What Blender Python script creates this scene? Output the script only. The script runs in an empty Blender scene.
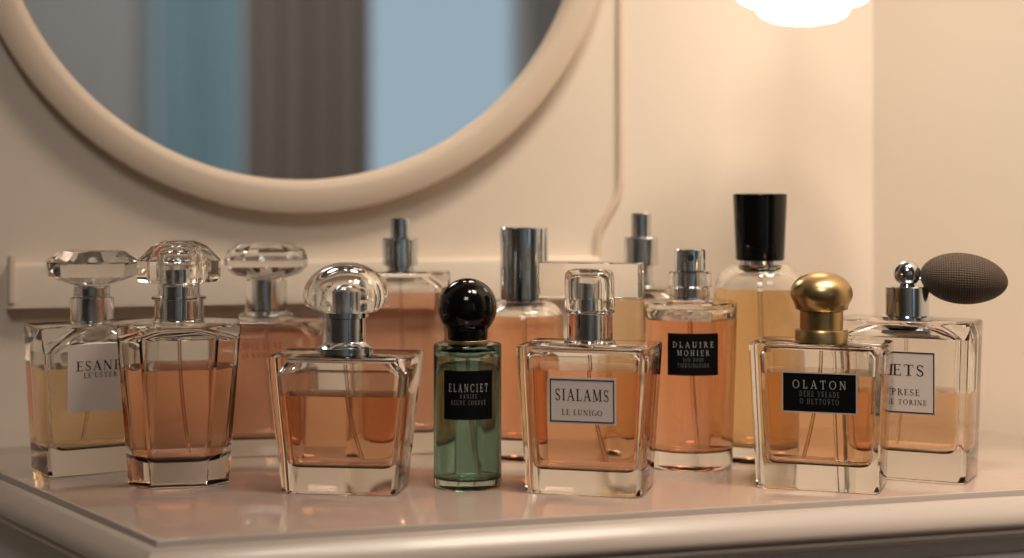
import bpy, math
from mathutils import Vector
PI = math.pi
R = math.radians
scn = bpy.context.scene
C = scn.collection

# ------------------------------------------------------------------ measures
F = 1700.0            # focal length in pixels of a 1024 px wide frame
HOR = 175.0           # image row of the eye level
TZ = 0.76             # height of the table top
CH = 0.152            # camera above the table top
HZ = TZ + CH
def at(px, py, Y):
    return Vector(((px-512)*Y/F, Y, HZ-(py-HOR)*Y/F))

# ------------------------------------------------------------------ materials
def newmat(name):
    m = bpy.data.materials.new(name); m.use_nodes = True
    nt = m.node_tree; nt.nodes.clear()
    return m, nt, nt.nodes.new('ShaderNodeOutputMaterial')
def principled(name, col, rough=0.5, metal=0.0, coat=0.0, bump=None, var=None, spec=0.5, sheen=0.0):
    m, nt, out = newmat(name)
    b = nt.nodes.new('ShaderNodeBsdfPrincipled')
    b.inputs['Base Color'].default_value = (*col, 1)
    b.inputs['Roughness'].default_value = rough
    b.inputs['Metallic'].default_value = metal
    b.inputs['Coat Weight'].default_value = coat
    b.inputs['Coat Roughness'].default_value = 0.06
    b.inputs['Specular IOR Level'].default_value = spec
    b.inputs['Sheen Weight'].default_value = sheen
    nt.links.new(b.outputs[0], out.inputs['Surface'])
    tc = nt.nodes.new('ShaderNodeTexCoord')
    if var:                                    # (scale, amount)
        n = nt.nodes.new('ShaderNodeTexNoise'); n.inputs['Scale'].default_value = var[0]; n.inputs['Detail'].default_value = 4
        nt.links.new(tc.outputs['Object'], n.inputs['Vector'])
        mx = nt.nodes.new('ShaderNodeMix'); mx.data_type = 'RGBA'
        a = var[1]
        mx.inputs[6].default_value = (*[c*(1-a) for c in col], 1); mx.inputs[7].default_value = (*[min(1, c*(1+a)) for c in col], 1)
        nt.links.new(n.outputs['Fac'], mx.inputs[0]); nt.links.new(mx.outputs[2], b.inputs['Base Color'])
    if bump:                                   # (scale, strength, distance)
        n = nt.nodes.new('ShaderNodeTexNoise'); n.inputs['Scale'].default_value = bump[0]; n.inputs['Detail'].default_value = 3
        nt.links.new(tc.outputs['Object'], n.inputs['Vector'])
        bp = nt.nodes.new('ShaderNodeBump'); bp.inputs['Strength'].default_value = bump[1]; bp.inputs['Distance'].default_value = bump[2]
        nt.links.new(n.outputs['Fac'], bp.inputs['Height']); nt.links.new(bp.outputs[0], b.inputs['Normal'])
    return m
def glass(name, col, ior=1.45, rough=0.0, absorb=None, dens=0.0, haze=None):
    m, nt, out = newmat(name)
    g = nt.nodes.new('ShaderNodeBsdfGlass')
    g.inputs['Color'].default_value = (*col, 1); g.inputs['IOR'].default_value = ior; g.inputs['Roughness'].default_value = rough
    sh = g.outputs[0]
    if haze:                                   # a little scattering in the liquid: (amount, colour)
        t = nt.nodes.new('ShaderNodeBsdfTranslucent'); t.inputs['Color'].default_value = (*haze[1], 1)
        mx = nt.nodes.new('ShaderNodeMixShader'); mx.inputs[0].default_value = haze[0]
        nt.links.new(sh, mx.inputs[1]); nt.links.new(t.outputs[0], mx.inputs[2]); sh = mx.outputs[0]
    nt.links.new(sh, out.inputs['Surface'])
    if absorb:
        v = nt.nodes.new('ShaderNodeVolumeAbsorption')
        v.inputs['Color'].default_value = (*absorb, 1); v.inputs['Density'].default_value = dens
        nt.links.new(v.outputs[0], out.inputs['Volume'])
    return m
def emission(name, col, strength):
    m, nt, out = newmat(name)
    e = nt.nodes.new('ShaderNodeEmission'); e.inputs[0].default_value = (*col, 1); e.inputs[1].default_value = strength
    nt.links.new(e.outputs[0], out.inputs['Surface'])
    return m
def thin_glass(name):
    m, nt, out = newmat(name)
    t = nt.nodes.new('ShaderNodeBsdfTransparent'); t.inputs[0].default_value = (.93, .97, .98, 1)
    g = nt.nodes.new('ShaderNodeBsdfGlossy'); g.inputs['Roughness'].default_value = 0.02
    fr = nt.nodes.new('ShaderNodeFresnel'); fr.inputs[0].default_value = 1.3
    mx = nt.nodes.new('ShaderNodeMixShader')
    nt.links.new(fr.outputs[0], mx.inputs[0]); nt.links.new(t.outputs[0], mx.inputs[1]); nt.links.new(g.outputs[0], mx.inputs[2])
    nt.links.new(mx.outputs[0], out.inputs['Surface'])
    return m
def knit(name):
    m, nt, out = newmat(name)
    b = nt.nodes.new('ShaderNodeBsdfPrincipled'); b.inputs['Roughness'].default_value = 0.6; b.inputs['Sheen Weight'].default_value = 0.04; b.inputs['Specular IOR Level'].default_value = .25
    tc = nt.nodes.new('ShaderNodeTexCoord'); uv = nt.nodes.new('ShaderNodeUVMap')
    ch = nt.nodes.new('ShaderNodeTexVoronoi'); ch.inputs['Scale'].default_value = 1.0; ch.inputs['Randomness'].default_value = 0.1
    nt.links.new(uv.outputs[0], ch.inputs['Vector'])
    cr = nt.nodes.new('ShaderNodeValToRGB')
    cr.color_ramp.elements[0].color = (.115, .076, .052, 1); cr.color_ramp.elements[0].position = .1
    cr.color_ramp.elements[1].color = (.036, .023, .015, 1); cr.color_ramp.elements[1].position = .6
    nt.links.new(ch.outputs['Distance'], cr.inputs[0]); nt.links.new(cr.outputs[0], b.inputs['Base Color'])
    inv = nt.nodes.new('ShaderNodeMath'); inv.operation = 'SUBTRACT'; inv.inputs[0].default_value = 1
    nt.links.new(ch.outputs['Distance'], inv.inputs[1])
    bp = nt.nodes.new('ShaderNodeBump'); bp.inputs['Strength'].default_value = .9; bp.inputs['Distance'].default_value = .0005
    nt.links.new(inv.outputs[0], bp.inputs['Height']); nt.links.new(bp.outputs[0], b.inputs['Normal'])
    nt.links.new(b.outputs[0], out.inputs['Surface'])
    return m

def fabric(name, col, trans):
    m, nt, out = newmat(name)
    d = nt.nodes.new('ShaderNodeBsdfDiffuse'); d.inputs[0].default_value = (*col, 1)
    t = nt.nodes.new('ShaderNodeBsdfTranslucent'); t.inputs[0].default_value = (*col, 1)
    w_ = nt.nodes.new('ShaderNodeTexWave'); w_.inputs['Scale'].default_value = 200
    tc = nt.nodes.new('ShaderNodeTexCoord'); nt.links.new(tc.outputs['Object'], w_.inputs['Vector'])
    bp = nt.nodes.new('ShaderNodeBump'); bp.inputs['Strength'].default_value = .2; bp.inputs['Distance'].default_value = .001
    nt.links.new(w_.outputs['Fac'], bp.inputs['Height']); nt.links.new(bp.outputs[0], d.inputs['Normal'])
    mx = nt.nodes.new('ShaderNodeMixShader'); mx.inputs[0].default_value = trans
    nt.links.new(d.outputs[0], mx.inputs[1]); nt.links.new(t.outputs[0], mx.inputs[2]); nt.links.new(mx.outputs[0], out.inputs['Surface'])
    return m

M = dict(
    glass=glass('clear_glass', (.985, .98, .97), 1.46),
    crystal=glass('crystal', (.99, .985, .975), 1.5),
    greenglass=glass('green_glass', (.77, .85, .82), 1.46),
    chrome=principled('chrome', (.66, .71, .76), .10, 1.0),
    satin=principled('satin_steel', (.62, .64, .66), .24, 1.0),
    gold=principled('brushed_gold', (.56, .40, .19), .30, 1.0),
    black=principled('black_lacquer', (.002, .002, .002), .10, spec=.35),
    blackhole=principled('nozzle_hole', (.004, .004, .004), .8),
    blacklabel=principled('black_label', (.003, .003, .003), .6, spec=.08),
    palelabel=principled('pale_label', (.64, .54, .48), .75, spec=.2),
    greylabel=principled('grey_label', (.58, .51, .47), .75, spec=.2),
    ink=principled('dark_ink', (.035, .018, .014), .7, spec=.2),
    silverink=principled('silver_ink', (.42, .40, .37), .6, spec=.2),
    dimink=principled('dim_ink', (.20, .19, .17), .6, spec=.2),
    redink=principled('red_ink', (.36, .075, .03), .7, spec=.2),
    plastic=glass('clear_plastic', (.93, .91, .88), 1.40, .15),
    wall=principled('cream_wall', (.73, .625, .515), .85, bump=(60, .06, .002), var=(3, .02)),
    cream=principled('cream_paint', (.66, .53, .41), .5, bump=(40, .03, .001), var=(5, .015)),
    tabletop=principled('table_lacquer', (.44, .335, .285), .10, coat=.5, spec=.8, var=(9, .03)),
    tableside=principled('table_paint', (.64, .62, .60), .45, var=(9, .04)),
    mirror=principled('mirror_silver', (.86, .87, .87), .0, 1.0),
    greywall=principled('grey_wall', (.42, .42, .415), .9, bump=(60, .05, .002), var=(2, .03)),
    floor=principled('oak_floor', (.20, .12, .07), .5, var=(14, .15)),
    ceiling=principled('ceiling_paint', (.62, .56, .48), .9, var=(3, .02)),
    teal=fabric('teal_fabric', (.60, .74, .77), .75),
    brown=fabric('brown_fabric', (.36, .30, .26), .25),
    whitepaint=principled('white_paint', (.7, .72, .74), .5, var=(6, .02)),
    pane=thin_glass('window_pane'),
    lamp=emission('lit_opal_glass', (1.0, .86, .70), 4.2),
    knit=knit('brown_knit'),
)
def liquid(name, surf, absorb, dens, haze):
    return glass(name, surf, 1.34, 0.0, absorb, dens, haze)
M['orange'] = liquid('orange_perfume', (1, .98, .95), (.97, .58, .26), 40, (.015, (.98, .52, .28)))
M['deeporange'] = liquid('deep_orange_perfume', (1, .97, .94), (.95, .52, .28), 40, (.06, (.98, .52, .28)))
M['apricot'] = liquid('apricot_perfume', (1, .98, .94), (.965, .60, .24), 42, (.015, (.97, .55, .27)))
M['peach'] = liquid('peach_perfume', (1, .98, .94), (.965, .66, .35), 36, (.05, (.98, .64, .36)))
M['yellow'] = liquid('yellow_perfume', (1, .98, .94), (.955, .73, .32), 32, (.03, (.97, .70, .34)))
M['green'] = liquid('green_perfume', (.98, 1, .98), (.60, .80, .74), 25, (.08, (.42, .58, .52)))
M['tableedge'] = principled('table_edge_lacquer', (.44, .37, .325), .30, coat=.08, var=(9, .03))

# ------------------------------------------------------------------ mesh tools
class MB:
    def __init__(s): s.v = []; s.f = []; s.uv = None
    def add(s, vs, fs, flip=False):
        o = len(s.v); s.v += [Vector(p) for p in vs]
        for f in fs:
            f = [i+o for i in f]; s.f.append(f[::-1] if flip else f)
        return s
    def loft(s, rings, flip=False, cap0=True, cap1=True):
        n = len(rings[0]); vs = [p for r in rings for p in r]; fs = []
        for k in range(len(rings)-1):
            a, b = k*n, (k+1)*n
            for i in range(n):
                j = (i+1) % n
                fs.append((a+i, a+j, b+j, b+i))
        if cap0: fs.append(tuple(range(n-1, -1, -1)))
        if cap1: fs.append(tuple(range((len(rings)-1)*n, len(rings)*n)))
        return s.add(vs, fs, flip)
    def lathe(s, prof, n=48, flip=False, ox=0, oy=0, ph=0):
        rings = [[(ox+max(r, 1e-5)*math.cos(2*PI*i/n+ph), oy+max(r, 1e-5)*math.sin(2*PI*i/n+ph), z) for i in range(n)] for r, z in prof]
        return s.loft(rings, flip)
    def box(s, x0, x1, y0, y1, z0, z1):
        return s.loft([[(x0, y0, z), (x1, y0, z), (x1, y1, z), (x0, y1, z)] for z in (z0, z1)])
    def tube(s, pts, r, n=10):
        pts = [Vector(p) for p in pts]; rings = []
        for i, p in enumerate(pts):
            d = (pts[min(i+1, len(pts)-1)]-pts[max(i-1, 0)]).normalized()
            a = d.cross(Vector((0.13, 0.97, 0.2))).normalized(); b = d.cross(a)
            rr = r[i] if isinstance(r, (list, tuple)) else r
            rings.append([p+rr*(math.cos(2*PI*k/n)*a+math.sin(2*PI*k/n)*b) for k in range(n)])
        return s.loft(rings)
    def build(s, name, mat, parent=None, smooth=35, loc=None):
        me = bpy.data.meshes.new(name); me.from_pydata([tuple(p) for p in s.v], [], s.f); me.update()
        if smooth:
            me.polygons.foreach_set('use_smooth', [True]*len(me.polygons)); me.set_sharp_from_angle(angle=R(smooth))
        me.materials.append(mat)
        o = bpy.data.objects.new(name, me); C.objects.link(o)
        if parent: o.parent = parent
        if loc is not None: o.location = loc
        return o
def empty(name, loc, rz=0, label=None, cat=None, group=None):
    o = bpy.data.objects.new(name, None); C.objects.link(o); o.empty_display_size = .02
    o.location = loc; o.rotation_euler = (0, 0, rz)
    if label: o['label'] = label; o['category'] = cat
    if group: o['group'] = group
    return o
def tag(o, label, cat, group=None):
    o['label'] = label; o['category'] = cat
    if group: o['group'] = group
    return o
def struct(o): o['kind'] = 'structure'; return o

def rring(w, d, r, z, seg=5, cx=0, cy=0):
    r = min(r, w/2-1e-5, d/2-1e-5); pts = []
    for qx, qy, a0 in ((1, -1, -90), (1, 1, 0), (-1, 1, 90), (-1, -1, 180)):
        for k in range(seg+1):
            a = R(a0+90*k/seg)
            pts.append((cx+qx*(w/2-r)+r*math.cos(a), cy+qy*(d/2-r)+r*math.sin(a), z))
    return pts
def lerp(a, b, t): return a+(b-a)*t

# ------------------------------------------------------------------ lettering
TK, TN = .155, .065
def seg(x0, y0, x1, y1, t):
    dx, dy = x1-x0, y1-y0; L = math.hypot(dx, dy); nx, ny = -dy/L*t/2, dx/L*t/2
    return [(x0+nx, y0+ny), (x0-nx, y0-ny), (x1-nx, y1-ny), (x1+nx, y1+ny)]
def rect(x0, y0, x1, y1): return [(x0, y0), (x1, y0), (x1, y1), (x0, y1)]
def arc(cx, cy, rx, ry, a0, a1, n=10, tk=None, tn=None):
    out = []; tk = tk or TK; tn = tn or TN
    for i in range(n):
        q = []
        for a in (a0+(a1-a0)*i/n, a0+(a1-a0)*(i+1)/n):
            c, s_ = math.cos(R(a)), math.sin(R(a))
            q.append(((cx+rx*c, cy+ry*s_), (cx+(rx-tk)*c, cy+(ry-tn)*s_)))
        out.append([q[0][0], q[1][0], q[1][1], q[0][1]])
    return out
def stem(x, y0=0, y1=1, t=None, sf=(1, 1), sw=.12):
    t = t or TK
    o = [rect(x-t/2, y0, x+t/2, y1)]
    if sf[0]: o.append(rect(x-t/2-sw, y0, x+t/2+sw, y0+.05))
    if sf[1]: o.append(rect(x-t/2-sw, y1-.05, x+t/2+sw, y1))
    return o
def glyph(c, weight=1):
    global TK, TN
    TK, TN = .155*weight, .065*(.5+weight/2)
    if c == 'A': return .86, [seg(.12, 0, .43, 1, TN), seg(.41, 1, .74, 0, TK), rect(.22, .32, .64, .38), rect(0, 0, .24, .05), rect(.58, 0, .88, .05)]
    if c == 'B': return .74, stem(.2)+arc(.2, .74, .40, .26, -90, 90)+arc(.2, .26, .46, .27, -90, 90)
    if c == 'C': return .80, arc(.46, .5, .44, .51, 48, 312, 14)+[rect(.72, .66, .77, .94), rect(.72, .10, .76, .3)]
    if c == 'D': return .86, stem(.2)+arc(.22, .5, .60, .5, -90, 90, 14)
    if c == 'E': return .70, stem(.2)+[rect(.2, .94, .62, 1), rect(.2, .47, .52, .53), rect(.2, 0, .66, .06), rect(.58, .8, .63, 1), rect(.49, .4, .53, .6), rect(.61, 0, .67, .22)]
    if c == 'G': return .86, arc(.46, .5, .44, .51, 48, 330, 14)+[rect(.70, .04, .84, .42), rect(.58, .38, .9, .43)]
    if c == 'H': return .92, stem(.2)+stem(.72)+[rect(.2, .47, .72, .53)]
    if c == 'I': return .42, stem(.21)
    if c == 'L': return .68, stem(.2)+[rect(.2, 0, .64, .06), rect(.58, 0, .64, .25)]
    if c == 'M': return 1.06, stem(.16, t=TN)+stem(.88, sw=.1)+[seg(.2, 1, .52, .04, TK), seg(.52, .04, .86, 1, TN)]
    if c == 'N': return .92, stem(.16, t=TN, sw=.1)+stem(.76, t=TN, sf=(0, 1), sw=.1)+[seg(.17, .97, .76, .03, TK)]
    if c == 'O': return .94, arc(.47, .5, .45, .51, 0, 360, 22)
    if c == 'P': return .72, stem(.2)+arc(.2, .72, .45, .28, -90, 90)
    if c == 'R': return .82, stem(.2)+arc(.2, .74, .42, .27, -90, 90)+[seg(.38, .5, .76, .0, TK)]
    if c == 'S': return .64, arc(.32, .75, .25, .26, 20, 250, 12, .12)+arc(.32, .25, .27, .26, -160, 75, 12, .12)+[seg(.2, .58, .44, .42, .16), rect(.52, .74, .56, .96), rect(.07, .06, .11, .3)]
    if c == 'T': return .80, stem(.4, sf=(1, 0))+[rect(.04, .94, .76, 1), rect(.04, .76, .09, 1), rect(.71, .76, .76, 1)]
    if c == 'U': return .88, stem(.2, .3, 1, sf=(0, 1))+stem(.7, .3, 1, t=TN, sf=(0, 1))+arc(.42, .32, .30, .33, 180, 360, 10, .12)
    if c == 'V': return .86, [seg(.14, 1, .45, 0, TK), seg(.44, 0, .74, 1, TN), rect(0, .95, .3, 1), rect(.6, .95, .88, 1)]
    if c == 'Y': return .84, stem(.42, 0, .5, sf=(1, 0))+[seg(.12, 1, .42, .45, TK), seg(.42, .45, .72, 1, TN), rect(0, .95, .26, 1), rect(.6, .95, .86, 1)]
    if c == "'": return .22, [seg(.13, 1, .09, .72, .09)]
    return .36, []
def textpolys(txt, cx, base, size, width=None, sp=.10, weight=1):
    """polygons (u, v) of one line centred at cx, squeezed or spread to the width"""
    adv, items = 0, []
    for c in txt:
        w, g = glyph(c, weight); items.append((adv, g)); adv += w+sp
    adv -= sp
    sx = size if width is None else width/adv
    out = []
    for a, g in items:
        for poly in g:
            out.append([(cx+(x+a-adv/2)*sx, base+y*size) for x, y in poly])
    return out
def flat_map(y0, z0, y1, z1):
    """front face leaning from (y0,z0) to (y1,z1): u across, v = height, h = distance off the face"""
    ny, nz = -(z1-z0), (y1-y0); L = math.hypot(ny, nz); ny, nz = ny/L, nz/L
    def f(u, v, h):
        t = (v-z0)/(z1-z0)
        return (u, lerp(y0, y1, t)+ny*h, v+nz*h)
    return f
def round_map(rad, turn=0):
    def f(u, v, h):
        a = u/rad+turn
        return ((rad+h)*math.sin(a), -(rad+h)*math.cos(a), v)
    return f
def patch(mb, mp, u0, u1, v0, v1, h0, h1, n=12):
    vs, fs = [], []
    for h in (h0, h1):
        for v in (v0, v1):
            for i in range(n+1): vs.append(mp(lerp(u0, u1, i/n), v, h))
    k = n+1; q = lambda a, b, i: (a*2+b)*k+i
    for i in range(n):
        fs += [(q(1, 0, i), q(1, 0, i+1), q(1, 1, i+1), q(1, 1, i)), (q(0, 0, i+1), q(0, 0, i), q(0, 1, i), q(0, 1, i+1)),
               (q(0, 0, i), q(0, 0, i+1), q(1, 0, i+1), q(1, 0, i)), (q(1, 1, i), q(1, 1, i+1), q(0, 1, i+1), q(0, 1, i))]
    fs += [(q(0, 0, 0), q(1, 0, 0), q(1, 1, 0), q(0, 1, 0)), (q(1, 0, n), q(0, 0, n), q(0, 1, n), q(1, 1, n))]
    mb.add(vs, fs)
def make_label(root, mp, u0, u1, v0, v1, mat, inkmat, lines, border=None, bmat=None, inset=0, bw=.0004):
    mb = MB(); patch(mb, mp, u0, u1, v0, v1, -.00005, .00030)
    lab = mb.build('label', mat, root, smooth=30)
    if bmat:
        mb = MB(); a = inset
        for (x0, x1, y0, y1) in ((u0+a, u1-a, v0+a, v0+a+bw), (u0+a, u1-a, v1-a-bw, v1-a), (u0+a, u0+a+bw, v0+a, v1-a), (u1-a-bw, u1-a, v0+a, v1-a)):
            patch(mb, mp, x0, x1, y0, y1, .0002, .00042)
        mb.build('label_border', bmat, lab, smooth=30)
    lettering(lab, mp, lines, inkmat, .00036)
    return lab
def lettering(parent, mp, lines, inkmat, h):
    by = {}
    for ln in lines:
        txt, cx, base, size, width = ln[:5]
        by.setdefault(ln[5] if len(ln) > 5 else inkmat, []).extend(textpolys(txt, cx, base, size, width, *((.42, .60) if inkmat is M['silverink'] else (.14, 1.0))))
    for m, polys in by.items():
        mb = MB()
        for p in polys: mb.add([mp(u, v, h) for u, v in p], [tuple(range(len(p)))])
        o = mb.build('lettering', m, parent, smooth=0)

# ------------------------------------------------------------------ bottles
class Bottle:
    """px: image column of the centre; Yf: distance of the front of the base; d: thickness; phi: turn in degrees"""
    def __init__(s, name, px, Yf, d, phi, label, cat='perfume bottle', group=None):
        s.Yf = Yf; s.Y = Yf+d/2; s.d = d
        s.root = empty(name, ((px-512)*s.Y/F, s.Y, TZ), R(phi), label, cat, group)
    def zf(s, py): return CH-(py-HOR)*s.Yf/F
    def zc(s, py): return CH-(py-HOR)*s.Y/F
    def mf(s, n): return n*s.Yf/F
    def mc(s, n): return n*s.Y/F

def square_body(B, wb, wt, db, dt, h, wall, base, level, liq, gm='glass', r=.002, ri=.004, seg=4, topin=.35, shoulder=.010, lip=.0012):
    """solid-based glass block with a hollow; the liquid fills the hollow up to level"""
    W = lambda z: lerp(wb, wt, z/h); D = lambda z: lerp(db, dt, z/h)
    mb = MB(); e = lip
    sec = [(0, e), (e*.3, e*.35), (e, 0), (h*.25, 0), (h*.5, 0), (h*.75, 0), (h-e, 0), (h-e*.3, e*.35), (h, e)]
    mb.loft([rring(W(z)-2*i, D(z)-2*i, r, z, seg) for z, i in sec])
    zt = h-.0035
    def inner(z, grow=0):
        w, d = W(z)-2*wall, D(z)-2*wall
        k = 1.0
        if z > zt-shoulder: k = lerp(1, topin, ((z-(zt-shoulder))/shoulder)**1.3)
        b = ri*.9
        ins = 0
        if z < base+b: t = 1-(z-base)/b; ins = b*(1-math.sqrt(max(0, 1-t*t)))
        return rring((w-2*ins)*k+grow, (d-2*ins)*lerp(1, k, .8)+grow, max(ri-ins*.5, .001), z, seg if seg < 3 else 6)
    b = ri*.9
    zs = [base, base+b*.12, base+b*.4, base+b]+[lerp(base+b, zt-shoulder, i/4) for i in (1, 2, 3, 4)]+[zt-shoulder*(1-i/4) for i in (1, 2, 3, 4)]
    mb.loft([inner(z) for z in zs], flip=True)
    body = mb.build('glass_body', M[gm], B.root, smooth=28)
    lz = [z for z in zs if z < level-.0005]+[level]
    g = .00016
    lm = MB(); lm.loft([[(x, y, zz if zz > base+1e-6 else zz-g/2) for x, y, zz in inner(z, g)] for z in lz])
    lm.build('liquid', M[liq], B.root, smooth=28)
    return body
def round_body(B, prof, iprof, level, liq, gm='glass', n=64):
    """outer and inner outline as (radius, z) from the bottom up"""
    mb = MB(); mb.lathe([(0, prof[0][1])]+prof+[(0, prof[-1][1])], n)
    mb.lathe([(0, iprof[0][1])]+iprof+[(0, iprof[-1][1])], n, flip=True)
    mb.build('glass_body', M[gm], B.root, smooth=30)
    g = .00008; lp = []
    for i, (r, z) in enumerate(iprof):
        if z < level: lp.append((r+g, z))
        else:
            r0, z0 = iprof[i-1]; lp.append((lerp(r0, r, (level-z0)/(z-z0))+g, level)); break
    lm = MB(); lm.lathe([(0, lp[0][1]-g/2)]+lp+[(0, lp[-1][1])], n)
    lm.build('liquid', M[liq], B.root, smooth=30)
def lathe_part(B, name, mat, prof, n=48, smooth=32, ph=0, parent=None, label=None):
    p = list(prof)
    if p[0][0] > 1e-6: p = [(0, p[0][1])]+p
    if p[-1][0] > 1e-6: p = p+[(0, p[-1][1])]
    o = MB().lathe(p, n, ph=ph).build(name, M[mat], parent or B.root, smooth=smooth)
    if label: o['label'] = label
    return o
def dip_tube(B, z1, z0, dx=.004, r=.0009):
    pts = [(dx*(t**1.8), .001*t, lerp(z1, z0, t)) for t in [i/10 for i in range(11)]]
    MB().tube(pts, r, 8).build('dip_tube', M['plastic'], B.root, smooth=40)
def cyl(r, z0, z1, e=.0004): return [(r-e, z0), (r, z0+e), (r, z1-e), (r-e, z1)]

GRP = 'perfume bottles on the vanity table'
# --- 1 : ESANE, yellow, at the left end
B = Bottle('perfume_bottle', 92, .862, .036, 31, 'clear perfume bottle of yellow scent with pale ESANE label and wide faceted crystal stopper', group=GRP)
h = B.zc(323); wb, wt = .0540, .0620
square_body(B, wb, wt, .034, .037, h, .0042, .0125, B.zf(368), 'yellow', ri=.006)
mp = flat_map(-.017, 0, -.0185, h)
make_label(B.root, mp, -.0181, .0135, B.zf(411), B.zf(344), M['palelabel'], M['ink'],
           [('ESANE', -.0022, B.zf(370.5), .0050, .0232), ("LE'USTER", -.0012, B.zf(377.5), .0026, .0175)])
lathe_part(B, 'collar', 'chrome', cyl(B.mc(10), h+.0006, B.zc(287)))
lathe_part(B, 'collar_sleeve', 'crystal', [(B.mc(20), h+.0002), (B.mc(21.5), h+.001), (B.mc(21.5), B.zc(298)), (B.mc(21), B.zc(297)), (B.mc(18), B.zc(296)), (B.mc(17.5), B.zc(286.5)), (B.mc(16.5), B.zc(285.5))])
lathe_part(B, 'stopper', 'crystal', [(B.mc(17), B.zc(285.2)), (B.mc(26), B.zc(282)), (B.mc(45), B.zc(275)), (B.mc(47), B.zc(261)), (B.mc(33), B.zc(251)), (B.mc(28), B.zc(249.8))], 10, smooth=0, ph=R(6))
dip_tube(B, h-.004, .016, -.006)

# --- 2 : tall flared one with cut corners
B = Bottle('perfume_bottle', 179, .823, .040, 11, 'tall flared perfume bottle of orange scent with cut corners and faceted crystal cap, no label', group=GRP)
h = B.zc(322)
square_body(B, .0480, .0600, .0400, .0480, h, .0030, .0120, B.zf(370.5), 'orange', r=.0105, ri=.0090, seg=1, topin=.5, shoulder=.004)
lathe_part(B, 'collar', 'chrome', cyl(B.mc(12.5), h+.0008, B.zc(285.5)))
lathe_part(B, 'collar_sleeve', 'crystal', [(B.mc(26), h+.0002), (B.mc(26), h+.001), (B.mc(24.5), h+.0014), (B.mc(24.5), B.zc(299.5)), (B.mc(27), B.zc(298.5)), (B.mc(27), B.zc(296)), (B.mc(21), B.zc(295.5)), (B.mc(21), B.zc(284.6)), (B.mc(19), B.zc(283.8))])
lathe_part(B, 'nozzle', 'satin', cyl(B.mc(12), B.zc(283.5), B.zc(268)))
c = lathe_part(B, 'cap', 'crystal', [(B.mc(20), B.zc(283.6)), (B.mc(40), B.zc(281)), (B.mc(42), B.zc(278)), (B.mc(42), B.zc(260)), (B.mc(28), B.zc(246)), (B.mc(15), B.zc(240.5))], 10, smooth=0, ph=R(12))
p = [(B.mc(17.5), B.zc(283.4)), (B.mc(17.5), B.zc(264)), (B.mc(15), B.zc(258.5)), (B.mc(8), B.zc(256))]
MB().lathe([(0, p[0][1])]+p+[(0, p[-1][1])], 40, flip=True).build('cap_hollow', M['crystal'], c, smooth=45)
dip_tube(B, h-.004, .015, .005)

# --- 3 : behind, deep orange with red printing
B = Bottle('perfume_bottle', 266, .916, .036, 8, 'blurred full bottle of orange scent with red printing and rounded crystal cap, standing behind', group=GRP)
h = B.zc(319)
square_body(B, .0610, .0620, .034, .036, h, .0032, .0090, B.zf(328), 'deeporange', r=.004, ri=.005, shoulder=.005, topin=.7)
mp = flat_map(-.017, 0, -.018, h)
lettering(B.root, mp, [('ALIDEE LUNE', -.0045, B.zf(349), .0034, .0270), ('SA RAMEE', -.0045, B.zf(358), .0026, .0170)], M['redink'], .0002)
lathe_part(B, 'collar', 'chrome', cyl(B.mc(9.5), h+.0006, B.zc(280)))
lathe_part(B, 'collar_sleeve', 'crystal', [(B.mc(27), h+.0002), (B.mc(27), B.zc(314)), (B.mc(22), B.zc(312)), (B.mc(20.5), B.zc(310)), (B.mc(20.5), B.zc(280)), (B.mc(19), B.zc(278.6))])
lathe_part(B, 'cap', 'crystal', [(B.mc(18), B.zc(278)), (B.mc(33), B.zc(274)), (B.mc(41), B.zc(266)), (B.mc(41.5), B.zc(259)), (B.mc(38.5), B.zc(251)), (B.mc(28), B.zc(244)), (B.mc(12), B.zc(241.5))], 12, smooth=0)
dip_tube(B, h-.004, .012, .004)

# --- 4 : dome cap
B = Bottle('perfume_bottle', 346, .8045, .038, -7, 'flared perfume bottle of orange scent with smooth clear dome cap, no label', group=GRP)
h = B.zc(353)
square_body(B, .0560, .0700, .0340, .0410, h, .0040, .0125, B.zf(397.5), 'orange', r=.0035, ri=.0045, seg=3, topin=.84, shoulder=.006)
lathe_part(B, 'collar', 'chrome', [(B.mc(28), h), (B.mc(28), B.zc(347)), (B.mc(22), B.zc(344)), (B.mc(20), B.zc(341)), (B.mc(20), B.zc(318)), (B.mc(23), B.zc(317)), (B.mc(23), B.zc(312)), (B.mc(18), B.zc(311))])
lathe_part(B, 'nozzle', 'satin', [(B.mc(14), B.zc(312)), (B.mc(14), B.zc(292)), (B.mc(9), B.zc(287)), (B.mc(3), B.zc(285.5))])
dome = [(B.mc(20), B.zc(312.3)), (B.mc(32), B.zc(311)), (B.mc(40.5), B.zc(305))]
for a in range(0, 90, 9): dome.append((B.mc(43)*math.cos(R(a)), lerp(B.zc(296), B.zc(262), math.sin(R(a)))))
c = lathe_part(B, 'cap', 'crystal', dome, smooth=60)
core = [(B.mc(18.5), B.zc(311.9)), (B.mc(25), B.zc(309)), (B.mc(29), B.zc(303)), (B.mc(30), B.zc(296))]
for a in range(10, 90, 10): core.append((B.mc(30)*math.cos(R(a)), lerp(B.zc(296), B.zc(272), math.sin(R(a)))))
core = MB().lathe([(0, core[0][1])]+core+[(0, core[-1][1]+.0001)], 40, flip=True).build('cap_hollow', M['crystal'], c, smooth=60)
dip_tube(B, h-.004, .0150, .009)

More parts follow.
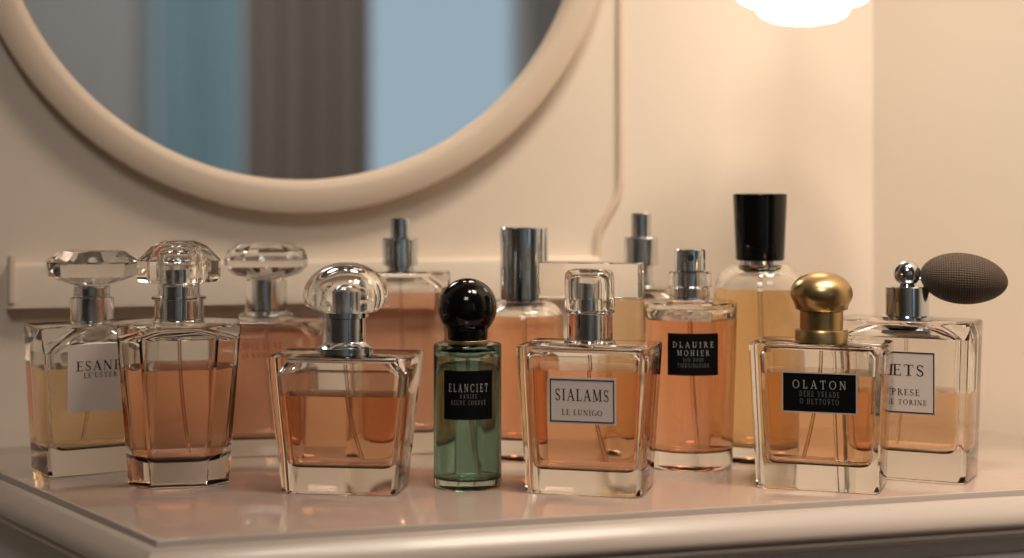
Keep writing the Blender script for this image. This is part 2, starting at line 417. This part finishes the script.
# --- 5 : tall one behind with stepped sprayer
B = Bottle('perfume_bottle', 400.5, .925, .036, 2, 'blurred tall square bottle of orange scent with stepped chrome sprayer, behind the dome-capped bottle', group=GRP)
h = B.zc(271)
square_body(B, .0550, .0550, .034, .034, h, .0050, .0110, B.zf(294), 'deeporange', r=.006, ri=.006, shoulder=.005, topin=.7)
lathe_part(B, 'collar', 'chrome', [(B.mc(14), h), (B.mc(14), B.zc(266)), (B.mc(18), B.zc(265)), (B.mc(18), B.zc(239)), (B.mc(17), B.zc(238))])
lathe_part(B, 'spray_head', 'chrome', cyl(B.mc(10), B.zc(238), B.zc(218)))
dip_tube(B, h-.004, .013, .004)

# --- 6 : green
B = Bottle('perfume_bottle', 467.5, .816, .033, 2, 'slim round green glass perfume bottle with black ball cap and black label', group=GRP)
r = B.mc(34); h = B.zc(343)
round_body(B, [(r-.0012, 0), (r-.0003, .0004), (r, .0012), (r, h-.0012), (r-.0004, h-.0003), (r-.0015, h)],
           [(r*.7, .0042), (r-.0022, .0052), (r-.0016, .0068), (r-.0016, h-.006), (r*.8, h-.0035), (r*.6, h-.003)], B.zf(373), 'green', 'greenglass')
mp = round_map(r, R(1))
make_label(B.root, mp, -.0125, .0125, B.zf(420), B.zf(371), M['blacklabel'], M['silverink'],
           [('ELANCIET', 0, B.zf(392), .0038, .0195), ('DANISE', 0, B.zf(398.5), .0020, .0082, M['dimink']), ('BEUNE CORDUE', 0, B.zf(405), .0022, .0170, M['dimink'])])
lathe_part(B, 'gold_ring', 'gold', cyl(B.mc(20.5), h, B.zc(339.5), .0002))
ball = [(B.mc(20), B.zc(339.5)), (B.mc(20.5), B.zc(330))]
for a in range(-46, 90, 7): ball.append((B.mc(29.5)*math.cos(R(a)), B.zc(307.5)+B.mc(29.5)*math.sin(R(a))))
lathe_part(B, 'cap', 'black', ball, 64, smooth=50)
dip_tube(B, h-.004, .006, .004)

# --- 7 : chrome cylinder cap
B = Bottle('perfume_bottle', 524, .899, .043, 0, 'blurred round bottle of orange scent with tall plain chrome cylinder cap', group=GRP)
r = B.mc(40); zs = B.zc(322); zn = B.zc(301)
sh = [(lerp(r, B.mc(20), 1-math.cos(R(a))), lerp(zs, zn, math.sin(R(a)))) for a in range(0, 91, 10)]
ish = [(lerp(r-.002, B.mc(15), 1-math.cos(R(a))), lerp(zs, zn-.002, math.sin(R(a)))) for a in range(0, 91, 10)]
round_body(B, [(r-.002, 0), (r-.0004, .0006), (r, .002)]+sh, [(r*.75, .011), (r-.003, .0125), (r-.002, .016)]+ish, B.zf(318), 'orange')
lathe_part(B, 'neck', 'chrome', cyl(B.mc(19), zn-.0005, B.zc(297.5)))
lathe_part(B, 'cap', 'chrome', cyl(B.mc(24), B.zc(299), B.zc(227), .0006), 64)
dip_tube(B, zn-.002, .014, .003)

# --- 8 : SIALAMS
B = Bottle('perfume_bottle', 590, .8025, .038, -15, 'flared perfume bottle of orange scent with grey SIALAMS label and wide rectangular clear cap', group=GRP)
h = B.zc(343)
square_body(B, .0560, .0645, .0350, .0410, h, .0040, .0115, B.zf(372), 'orange', r=.0025, ri=.0040, seg=3, topin=.92, shoulder=.003)
mp = flat_map(-.0175, 0, -.0205, h)
make_label(B.root, mp, -.0160, .0169, B.zf(424.5), B.zf(377.5), M['greylabel'], M['ink'],
           [('SIALAMS', .0004, B.zf(401), .0056, .0262), ('LE LUNIGO', .0004, B.zf(415.5), .0027, .0196)], bmat=M['ink'], inset=.0009, bw=.0006)
lathe_part(B, 'collar', 'chrome', cyl(B.mc(11), h+.0008, B.zc(310)))
lathe_part(B, 'collar_sleeve', 'crystal', [(B.mc(26), h+.0002), (B.mc(26), h+.0008), (B.mc(23), h+.0016), (B.mc(22.5), B.zc(313.5)), (B.mc(25), B.zc(312)), (B.mc(25), B.zc(309.8)), (B.mc(20), B.zc(309.2))])
lathe_part(B, 'nozzle', 'satin', cyl(B.mc(11), B.zc(308), B.zc(282)))
mb = MB(); w, d = B.mc(104), .015
mb.loft([rring(w-2*i, d-2*i, .0012, z, 2) for z, i in ((B.zc(297.5), .0006), (B.zc(297), 0), (B.zc(263), 0), (B.zc(262), .0006))])
c = mb.build('cap', M['crystal'], B.root, smooth=30)
mb = MB(); w = B.mc(46)
mb.loft([rring(w*k, w*k, .005*k+.0002, z, 5) for z, k in ((B.zc(309), .96), (B.zc(307), 1), (B.zc(279), 1), (B.zc(273), .97), (B.zc(270), .86), (B.zc(268.5), .66))])
mb.build('cap_core', M['crystal'], c, smooth=40)
mb = MB(); w = B.mc(33)
mb.loft([rring(w*k, w*k, .004*k+.0002, z, 5) for z, k in ((B.zc(308.7), 1), (B.zc(281), 1), (B.zc(277.5), .94), (B.zc(276), .8))], flip=True)
mb.build('cap_hollow', M['crystal'], c, smooth=40)
dip_tube(B, h-.004, .0145, .009)

# --- 9 : round spray bottle
B = Bottle('perfume_bottle', 690, .868, .046, -4, 'round spray bottle of orange scent with square black label and bare chrome spray head', group=GRP)
rt, rb = B.mc(47), B.mc(42.5); h = B.zc(301)
round_body(B, [(rb-.002, 0), (rb-.0005, .0005), (rb, .002), (lerp(rb, rt, .5), h*.5), (rt, h-.0022), (rt-.0003, h-.0008), (rt-.0016, h)],
           [(rb*.8, .0092), (rb-.003, .0102), (rb-.0018, .0132), (lerp(rb, rt, .5)-.0016, h*.5), (rt-.0016, h-.008), (rt*.82, h-.0035), (rt*.6, h-.003)], B.zf(322), 'orange')
rl = lerp(rb, rt, .68)
mp = round_map(rl+.0002, R(2))
make_label(B.root, mp, -.0134, .0134, B.zf(375.5), B.zf(333.5), M['blacklabel'], M['silverink'],
           [('DLAUIRE', 0, B.zf(347.5), .0029, .0212), ('MOHIER', 0, B.zf(355.5), .0027, .0165), ('SON DOUR', 0, B.zf(361.5), .0018, .0105, M['dimink']), ('TIERNINGUINS', 0, B.zf(367.5), .0021, .0160, M['dimink'])])
lathe_part(B, 'collar', 'chrome', cyl(B.mc(11.5), h+.0008, B.zc(271.5)))
lathe_part(B, 'collar_sleeve', 'crystal', [(B.mc(24), h+.0002), (B.mc(24), h+.0012), (B.mc(20), h+.0018), (B.mc(19.5), B.zc(288)), (B.mc(21.5), B.zc(286.5)), (B.mc(21.5), B.zc(273)), (B.mc(20), B.zc(271.3)), (B.mc(16), B.zc(271.2))])
sp = lathe_part(B, 'spray_head', 'chrome', cyl(B.mc(15.5), B.zc(271), B.zc(249), .0005))
mb = MB(); mb.lathe([(0, -.0002), (.0018, -.0008), (.0018, .0004), (0, .0004)], 20)
rr = B.mc(15.5)
for p in mb.v: p.xyz = (p.x, -(rr+p.z-.0001), p.y+B.zc(257))
mb.build('nozzle_hole', M['blackhole'], sp)
dip_tube(B, h-.004, .010, .003)

# --- 10 : yellow one hidden behind
B = Bottle('perfume_bottle', 641, .935, .036, 5, 'blurred square bottle of yellow scent with stepped chrome sprayer, behind the round spray bottle', group=GRP)
h = B.zc(287)
square_body(B, .0470, .0470, .034, .034, h, .0040, .0110, B.zf(300), 'yellow', r=.005, ri=.005, shoulder=.004, topin=.7)
lathe_part(B, 'collar', 'satin', [(B.mc(14), h), (B.mc(12), h+.001), (B.mc(11), B.zc(266)), (B.mc(17), B.zc(264)), (B.mc(17), B.zc(238)), (B.mc(16), B.zc(237))])
lathe_part(B, 'spray_head', 'satin', cyl(B.mc(10), B.zc(237), B.zc(213)))
dip_tube(B, h-.004, .014, .003)

# --- 11 : tall black cap
B = Bottle('perfume_bottle', 760, .889, .048, 0, 'tall round bottle of pale yellow scent with flared black cap, behind the gold-capped bottle', group=GRP)
r = B.mc(46.5); zs = B.zc(296); zn = B.zc(264)
sh = [(lerp(r, B.mc(24), (1-math.cos(R(a)))), lerp(zs, zn, math.sin(R(a)))) for a in range(0, 91, 9)]
ish = [(lerp(r-.0022, B.mc(18), (1-math.cos(R(a)))), lerp(zs-.001, zn-.003, math.sin(R(a)))) for a in range(0, 91, 9)]
round_body(B, [(r-.002, 0), (r-.0004, .0006), (r, .002)]+sh, [(r*.75, .0085), (r-.004, .010), (r-.0022, .0135)]+ish, B.zf(291), 'yellow')
lathe_part(B, 'neck_ring', 'chrome', cyl(B.mc(21), zn-.0003, B.zc(259.5)))
lathe_part(B, 'cap', 'black', [(B.mc(23.5), B.zc(260)), (B.mc(24.2), B.zc(259)), (B.mc(27), B.zc(195.5)), (B.mc(26.5), B.zc(194)), (B.mc(24), B.zc(193.2))], 64)
dip_tube(B, zn-.004, .012, .003)

# --- 12 : OLATON, gold cap
B = Bottle('perfume_bottle', 821.5, .814, .036, -19, 'flared perfume bottle of orange scent with black OLATON label and round gold cap', group=GRP)
h = B.zc(341)
square_body(B, .0590, .0660, .0330, .0370, h, .0048, .0120, B.zf(376), 'apricot', r=.0025, ri=.0045, seg=3, topin=.92, shoulder=.003)
mp = flat_map(-.0165, 0, -.0185, h)
make_label(B.root, mp, -.0163, .0197, B.zf(413.5), B.zf(372.5), M['blacklabel'], M['silverink'],
           [('OLATON', .0017, B.zf(389), .0040, .0256), ('DEHE YSEADE', .0017, B.zf(397), .0026, .0190, M['dimink']), ('O HLTTOVTO', .0017, B.zf(404.5), .0026, .0185, M['dimink'])], bmat=M['silverink'], inset=0, bw=.0006)
lathe_part(B, 'collar', 'gold', [(B.mc(26.5), h), (B.mc(26.5), B.zc(331)), (B.mc(25.5), B.zc(329)), (B.mc(21.5), B.zc(328.5)), (B.mc(21.5), B.zc(311))], 56)
dome = [(B.mc(19), B.zc(311.5)), (B.mc(26), B.zc(309))]
for a in range(-28, 90, 8): dome.append((B.mc(31)*math.cos(R(a)), B.zc(293)+B.mc(21.5)*math.sin(R(a))))
lathe_part(B, 'cap', 'gold', dome, 64, smooth=60)
dip_tube(B, h-.004, .014, -.008)

# --- 13 : atomizer with bulb
B = Bottle('atomizer_bottle', 907, .843, .036, -26, 'square atomizer bottle of peach scent with bordered SETS label and brown squeeze bulb', 'perfume bottle', group=GRP)
h = B.zc(319)
square_body(B, .0645, .0695, .0360, .0380, h, .0052, .0140, B.zf(392), 'peach', r=.0035, ri=.0060, seg=4, topin=.6, shoulder=.005)
mp = flat_map(-.0180, 0, -.0190, h)
make_label(B.root, mp, -.0097, .0182, B.zf(413.5), B.zf(351), M['palelabel'], M['ink'],
           [('SETS', .0024, B.zf(375.5), .0056, .0210), ('PRESE', .0036, B.zf(395), .0031, .0140), ('DE TORINE', .0038, B.zf(404.5), .0026, .0205)], bmat=M['ink'], inset=.0004, bw=.0006)
lathe_part(B, 'collar', 'chrome', [(B.mc(25), h), (B.mc(25), B.zc(316)), (B.mc(21.5), B.zc(315)), (B.mc(21.5), B.zc(287)), (B.mc(20.5), B.zc(286))], 56)
bl = [(B.mc(8), B.zc(286)), (B.mc(7), B.zc(283))]
for a in range(-58, 90, 10): bl.append((B.mc(13.5)*math.cos(R(a)), B.zc(273.5)+B.mc(13.5)*math.sin(R(a))))
lathe_part(B, 'spray_head', 'chrome', bl, 40, smooth=60)
# the bulb lies along local +x, turned back so that it points to the right
holder = R(26-11)
ca, sa = math.cos(holder), math.sin(holder)
zb = B.zc(278); x0 = B.mc(12.5); L = B.mc(85); rb = B.mc(25.5)
MB().tube([(ca*B.mc(8), sa*B.mc(8), B.zc(275)), (ca*(x0+.003), sa*(x0+.003), B.zc(276))], B.mc(4.5), 16).build('bulb_stem', M['chrome'], B.root)
mb = MB(); rings = []; NU, NV = 56, 40
for j in range(NV+1):
    t = j/NV
    a = PI*t
    prof = max(math.sin(a), 0)**1.04*(1+.05*math.cos(a))
    if t < .06: prof = max(prof, .17)
    x = x0+L*(1-math.cos(a))/2*1.0
    zz = zb-.0035*(t-.5)
    rr = max(rb*prof, .00002)
    rings.append([(ca*x-sa*rr*math.sin(2*PI*i/NU), sa*x+ca*rr*math.sin(2*PI*i/NU), zz+rr*math.cos(2*PI*i/NU)) for i in range(NU)])
mb.loft(rings, flip=True)
bulb = mb.build('squeeze_bulb', M['knit'], B.root, smooth=60)
bulb['label'] = 'brown knitted squeeze bulb'
uv = bulb.data.uv_layers.new(name='UVMap')
for p in bulb.data.polygons:
    idx = [bulb.data.loops[li].vertex_index for li in p.loop_indices]
    us = [v % NU for v in idx]
    wrap = max(us)-min(us) > NU/2
    for li, v in zip(p.loop_indices, idx):
        u = v % NU; u = u+NU if (wrap and u < NU/2) else u
        uv.data[li].uv = (u/NU*64, v//NU/NV*52)
dip_tube(B, h-.004, .0165, -.004)

# ------------------------------------------------------------------ the room
SL = .243; Y0 = 1.0388                      # back wall: Y = Y0 + SL X
wa = math.atan(SL)
WU = Vector((math.cos(wa), math.sin(wa), 0)); WN = Vector((math.sin(wa), -math.cos(wa), 0))
def wy(x): return Y0+SL*x
def on_wall(px, py, off=0.0):
    k = (px-512)/F
    Y = (Y0-off/math.cos(wa))/(1-SL*k)
    return at(px, py, Y)
corner = Vector((.2326, wy(.2326), 0))
RD = Vector((.66, -.751, 0)).normalized()     # right wall runs this way from the corner
RN = Vector((-RD.y, RD.x, 0)); RN = RN if RN.y < 0 and RN.x < 0 else Vector((RD.y, -RD.x, 0))
YB = -2.3; CEIL = 2.45
far_r = corner+RD*((YB-corner.y)/RD.y)
XL = -2.1
far_l = Vector((XL, wy(XL), 0))
def wall_slab(name, a, b, n, mat, z0=0, z1=CEIL, t=.1):
    a, b, n = Vector(a), Vector(b), Vector(n)
    q = [a, b, b-n*t, a-n*t]
    mb = MB(); mb.loft([[(p.x, p.y, z) for p in q] for z in (z0, z1)])
    return struct(mb.build(name, mat, smooth=0))
wall_slab('wall_back', far_l-WU*.12, corner, WN, M['wall'])
wall_slab('wall_right', corner, far_r+RD*.1, RN, M['wall'])
wall_slab('wall_left', (XL, wy(XL)-.0, 0), (XL, YB-.1, 0), (1, 0, 0), M['greywall'])
mb = MB(); mb.loft([[(XL-.1, YB-.1, z), (far_r.x+.1, YB-.1, z), (far_r.x+.1, 1.3, z), (XL-.1, 1.3, z)] for z in (-.05, 0)]); struct(mb.build('floor', M['floor'], smooth=0))
mb = MB(); mb.loft([[(XL-.1, YB-.1, z), (far_r.x+.1, YB-.1, z), (far_r.x+.1, 1.3, z), (XL-.1, 1.3, z)] for z in (CEIL, CEIL+.05)]); struct(mb.build('ceiling', M['ceiling'], smooth=0))

# the wall across the room, seen in the mirror: where a mirror column lands on it
def mirror_hit(px, Y=YB):
    k = (px-512)/F; P = on_wall(px, HOR); d = Vector((k, 1, 0)); r = d-2*d.dot(WN)*WN
    t = (Y-P.y)/r.y
    return P.x+r.x*t
YC = YB+.12
xa, xb, xc, xd = mirror_hit(156, YC), mirror_hit(242, YC), mirror_hit(371, YC), mirror_hit(523, YB-.045)   # teal | brown | pane
W0, W1 = min(xa, xd), max(xa, xd)
ZS, ZT = .55, 2.05
def slabx(x0, x1, z0, z1): return (x0, x1, YB-.1, YB, z0, z1)
mb = MB()
mb.box(*slabx(XL, W0, 0, CEIL)); mb.box(*slabx(W1, far_r.x+.1, 0, CEIL)); mb.box(*slabx(W0, W1, 0, ZS)); mb.box(*slabx(W0, W1, ZT, CEIL))
struct(mb.build('wall_front', M['greywall'], smooth=0))
win = struct(bpy.data.objects.new('window_1', None)); C.objects.link(win); win.location = ((W0+W1)/2, YB, ZS); win.empty_display_size = .05
hw = (W1-W0)/2; hh = ZT-ZS
mb = MB(); t = .035
for (x0, x1, z0, z1) in ((-hw, -hw+t, 0, hh), (hw-t, hw, 0, hh), (-hw, hw, 0, t), (-hw, hw, hh-t, hh), (-hw, hw, .98, 1.01), (-.02, .02, 0, hh)):
    mb.box(x0, x1, -.07, -.02, z0, z1)
mb.build('window_frame', M['whitepaint'], win, smooth=0)
mb = MB(); mb.box(-hw, hw, -.048, -.044, 0, hh); mb.build('window_pane', M['pane'], win, smooth=0)
mb = MB(); mb.box(-hw-.04, hw+.04, -.02, .06, -.03, 0); mb.build('window_sill', M['whitepaint'], win, smooth=0)
def curtain(x0, x1, mat, label, waves, y=YB+.12):
    mb = MB(); n = waves*14; top, bot = 2.15, .04; pts = []
    for i in range(n+1):
        u = i/n; ph = u*waves*2*PI
        pts.append((lerp(x0, x1, u)+.008*math.sin(2*ph), y+.028*math.sin(ph)+.006*math.sin(2.3*ph+1)))
    vs = []; fs = []
    for z in (bot, lerp(bot, top, .35), lerp(bot, top, .7), top):
        for x, yy in pts: vs.append((x, yy, z))
    k = n+1
    for r_ in range(3):
        for i in range(n):
            a = r_*k+i; b = (r_+1)*k+i
            fs.append((a, a+1, b+1, b))
    mb.add(vs, fs)
    return tag(mb.build('curtain', mat, smooth=60), label, 'curtain')
curtain(min(xa, xb), max(xa, xb), M['teal'], 'pale teal curtain reflected in the round mirror, left of the brown one', 5)
curtain(min(xb, xc), max(xb, xc), M['brown'], 'brown curtain reflected in the middle of the round mirror', 5)
rod = MB().tube([(W0-.2, YB+.12, 2.17), (W1+.2, YB+.12, 2.17)], .012, 14).build('curtain_rod', M['satin'])
tag(rod, 'steel curtain rod above the window reflected in the mirror', 'curtain rod')

# wall mouldings
def wall_frame(px, py, off=0):
    p = on_wall(px, py, off); return p
a, b = on_wall(6, 258), on_wall(597, 258)
zt = on_wall(300, 260).z; zb_ = on_wall(300, 302).z
mb = MB(); th = .011
def wp(s_, off, z): q = a+WU*s_+WN*off; return (q.x, q.y, z)
Lr = (Vector((b.x, b.y, 0))-Vector((a.x, a.y, 0))).length
mb.loft([[wp(e, -.002, z0), wp(Lr-e, -.002, z0), wp(Lr-e, o, z0), wp(e, o, z0)] for z0, o, e in ((zb_, th, 0), (zt-.003, th, 0), (zt-.001, th-.001, .0005), (zt, th-.003, .002))], flip=True)
struct(mb.build('trim_1', M['wall'], smooth=30))
pts = [on_wall(x, y, .001) for x, y in ((620, -420), (620, -200), (620, 0), (620, 100), (620, 170), (619.5, 188), (616, 200), (609, 212), (601, 226), (597.5, 238), (597, 250), (597, 264))]
struct(MB().tube(pts, .0024, 14).build('trim_2', M['cream'], smooth=60))
pts = [on_wall(x, y, .0015) for x, y in ((15, 256), (15, 303))]
struct(MB().tube([on_wall(11, 256, th), on_wall(11, 303, th)], .0022, 12).build('trim_3', M['cream'], smooth=60))

# mirror
mc = on_wall(299, -111)
mir = empty('wall_mirror', mc, 0, 'large round wall mirror with wide cream frame hanging above the bottles', 'mirror')
Rm = .1745
def wheel(prof, n=128):
    rings = []
    for i in range(n):
        a_ = 2*PI*i/n; u = WU*math.cos(a_)+Vector((0, 0, 1))*math.sin(a_)
        rings.append([u*r_+WN*o for r_, o in prof])
    k = len(prof); vs = [p for r_ in rings for p in r_]; fs = []
    for i in range(n):
        for j in range(k):
            A, B_ = i*k, ((i+1) % n)*k; j2 = (j+1) % k
            fs.append((A+j, B_+j, B_+j2, A+j2))
    return vs, fs
fw = .0180
vs, fs = wheel([(Rm-.002, 0), (Rm-.002, .008), (Rm+.0005, .0125), (Rm+.004, .0140), (Rm+fw-.005, .0140), (Rm+fw-.001, .0125), (Rm+fw, .0095), (Rm+fw, 0)])
MB().add(vs, fs).build('frame', M['cream'], mir, smooth=40)
n = 128
mb = MB(); mb.add([WN*.006]+[(WU*math.cos(2*PI*i/n)+Vector((0, 0, 1))*math.sin(2*PI*i/n))*(Rm+.001)+WN*.006 for i in range(n)], [(0, 1+i, 1+(i+1) % n) for i in range(n)])
mb.build('mirror_glass', M['mirror'], mir, smooth=0)

# ------------------------------------------------------------------ vanity table
def ontable(px, py):
    Y = F*CH/(py-HOR); return Vector(((px-512)*Y/F, Y))
A = ontable(158, 540); ld = ontable(0, 472)-A; fd = ontable(1024, 489)-A
def meet(p, d, q, e):
    t = ((q-p).x*e.y-(q-p).y*e.x)/(d.x*e.y-d.y*e.x); return p+d*t
gap = .020
bq = Vector((0, Y0-gap)); be = Vector((1, SL))
P_back = meet(A, ld, bq, be)
rq = Vector((corner.x, corner.y))+Vector((RN.x, RN.y))*gap; re_ = Vector((RD.x, RD.y))
P_c = meet(bq, be, rq, re_)
P_r = meet(A, fd, rq, re_)
poly = [A, P_r, P_c, P_back]
def offset(poly, o):
    n = len(poly); out = []
    for i in range(n):
        p0, p1, p2 = poly[i-1], poly[i], poly[(i+1) % n]
        d1 = (p1-p0).normalized(); d2 = (p2-p1).normalized()
        n1 = Vector((d1.y, -d1.x)); n2 = Vector((d2.y, -d2.x))
        out.append(meet(p0+n1*o, d1, p1+n2*o, d2))
    return out
van = empty('vanity_table', (A.x, A.y, 0), 0, 'pinkish lacquered vanity table with stepped moulded edge carrying the perfume bottles', 'table')
def ring2(o, z): return [(p.x-A.x, p.y-A.y, z) for p in offset(poly, o)]
mb = MB()
prof = [(-.012, -.0215), (.0070, -.0215), (.0088, -.0205), (.0094, -.0190), (.0086, -.0174), (.0084, -.0166), (.0104, -.0160), (.0112, -.0148), (.0112, -.0132), (.0104, -.0110), (.0088, -.0088), (.0066, -.0064), (.0046, -.0046), (.0032, -.0034), (.0022, -.0028), (.0016, -.0028), (.0012, -.0032), (.0008, -.0032), (.0006, -.0012), (.0003, -.0003), (-.0006, 0)]
mb.loft([ring2(o, TZ+z) for o, z in prof])
tt = mb.build('tabletop', M['tabletop'], van, smooth=40)
tt.data.materials.append(M['tableedge'])
for p in tt.data.polygons:
    if p.normal.z < .98 or p.center.z < TZ-.0005: p.material_index = 1
mb = MB(); mb.loft([ring2(o, z) for o, z in ((-.004, TZ-.17), (-.004, TZ-.0215))]); mb.build('apron', M['tableside'], van, smooth=0)
# drawer in the front
fdn = fd.normalized(); fn = Vector((fdn.y, -fdn.x))
Lf = (P_r-A).length
def fp(s_, o, z): q = fdn*s_+fn*o; return (q.x, q.y, z)
def fbox(s0, s1, o0, o1, z0, z1): 
    return MB().loft([[fp(s0, o1, z), fp(s1, o1, z), fp(s1, o0, z), fp(s0, o0, z)] for z in (z0, z1)])
dr = fbox(.03, Lf-.03, -.006, .002, TZ-.15, TZ-.031).build('drawer', M['tableside'], van, smooth=0)
for s_ in (.15, .33):
    q = fp(s_, .012, TZ-.095)
    mb = MB(); mb.lathe([(0, -.011), (.004, -.011), (.004, -.002), (.010, .002), (.012, .007), (.009, .012), (0, .013)], 24)
    for p in mb.v:
        v = fdn*p.x+fn*p.z; p.xyz = (q[0]+v.x, q[1]+v.y, q[2]+p.y)
    mb.build('knob', M['gold'], dr)
ins = offset(poly, -.03)
for p in ins:
    mb = MB(); x, y = p.x-A.x, p.y-A.y
    mb.loft([rring(w_, w_, .004, z, 3, x, y) for z, w_ in ((0, .024), (.03, .026), (.35, .034), (TZ-.165, .042))])
    mb.build('leg', M['tableside'], van)

# ------------------------------------------------------------------ pendant lamp
Yl = .97
lc = at(803, -8, Yl)
lamp = empty('pendant_lamp', (lc.x, lc.y, lc.z), 0, 'small glowing white pendant lamp with scalloped shade hanging in the corner', 'lamp')
s = Yl/F
def lobes(prof, nl, amp, n=96):
    rings = []
    for r_, z in prof:
        rings.append([(r_*s*(1+amp*abs(math.cos(nl*th/2)))*math.cos(th), r_*s*(1+amp*abs(math.cos(nl*th/2)))*math.sin(th), z*s) for th in [2*PI*i/n for i in range(n)]])
    return rings
prof = [(.5, -33), (16, -32.6), (30, -30), (39, -25.5), (43.5, -20), (44, -16.5), (46, -14), (54, -13.5), (60, -10), (63, -5), (64, 2), (62, 12), (55, 24), (42, 36), (26, 45), (12, 50)]
MB().loft(lobes(prof, 8, .06)).build('lamp_shade', M['lamp'], lamp, smooth=60)
MB().lathe([(0, 49*s), (.009, 49*s), (.009, .045), (.004, .052), (0, .052)], 24).build('lamp_holder', M['gold'], lamp)
MB().tube([(0, 0, .05), (0, 0, CEIL-lc.z)], .0018, 8).build('cord', M['cream'], lamp)
MB().lathe([(0, 0), (.035, .004), (.04, .02), (0, .02)], 32).build('ceiling_rose', M['cream'], lamp, loc=(0, 0, CEIL-lc.z-.02))

# ------------------------------------------------------------------ lights
def area(name, loc, target, size, power, col, sy=None):
    l = bpy.data.lights.new(name, 'AREA'); l.energy = power; l.color = col; l.size = size
    if sy: l.shape = 'RECTANGLE'; l.size_y = sy
    o = bpy.data.objects.new(name, l); C.objects.link(o); o.location = loc
    o.rotation_euler = (Vector(target)-Vector(loc)).to_track_quat('-Z', 'Y').to_euler()
    return o
area('key_light', (.50, .48, 2.05), (.38, .92, .95), .30, 3.1, (1.0, .84, .68)).data.spread = R(88)  # added warm key from upper right, no ceiling fixture behind it
area('corner_fill', (.12, .50, 1.75), (.46, .80, 1.0), .12, 1.9, (1.0, .87, .69)).data.spread = R(80)  # added unseen lamp, brightens the right wall near the corner
area('front_fill', (-.15, -.9, 2.3), (0, .75, .78), .5, 3.0, (1.0, .95, .90)).data.spread = R(100)  # added neutral fill behind the camera for labels and table front
area('room_fill', (.75, -1.0, 2.38), (.75, -2.2, .9), .8, 11.5, (1.0, .95, .91)).data.spread = R(120)  # added unseen lamp, lifts the far wall that the mirror reflects

w = bpy.data.worlds.new('World'); scn.world = w; w.use_nodes = True
bg = w.node_tree.nodes['Background']; bg.inputs[0].default_value = (.59, .71, .81, 1); bg.inputs[1].default_value = .66

# ------------------------------------------------------------------ camera
cam = bpy.data.cameras.new('Camera'); co = bpy.data.objects.new('Camera', cam); C.objects.link(co)
co.location = (0, 0, HZ); co.rotation_euler = (R(90), 0, 0)
cam.sensor_width = 36; cam.lens = F/1024*36; cam.shift_y = -(279-HOR)/1024
cam.clip_start = .01
cam.dof.use_dof = True; cam.dof.focus_distance = .83; cam.dof.aperture_fstop = cam.lens/13.0
scn.camera = co
scn.view_settings.view_transform = 'Standard'
scn.view_settings.look = 'None'
scn.view_settings.exposure = .12
cy = scn.cycles
cy.max_bounces = 28; cy.transmission_bounces = 26; cy.glossy_bounces = 12; cy.diffuse_bounces = 5; cy.transparent_max_bounces = 12
cy.sample_clamp_indirect = 6; cy.blur_glossy = 0.6
cy.use_denoising = True
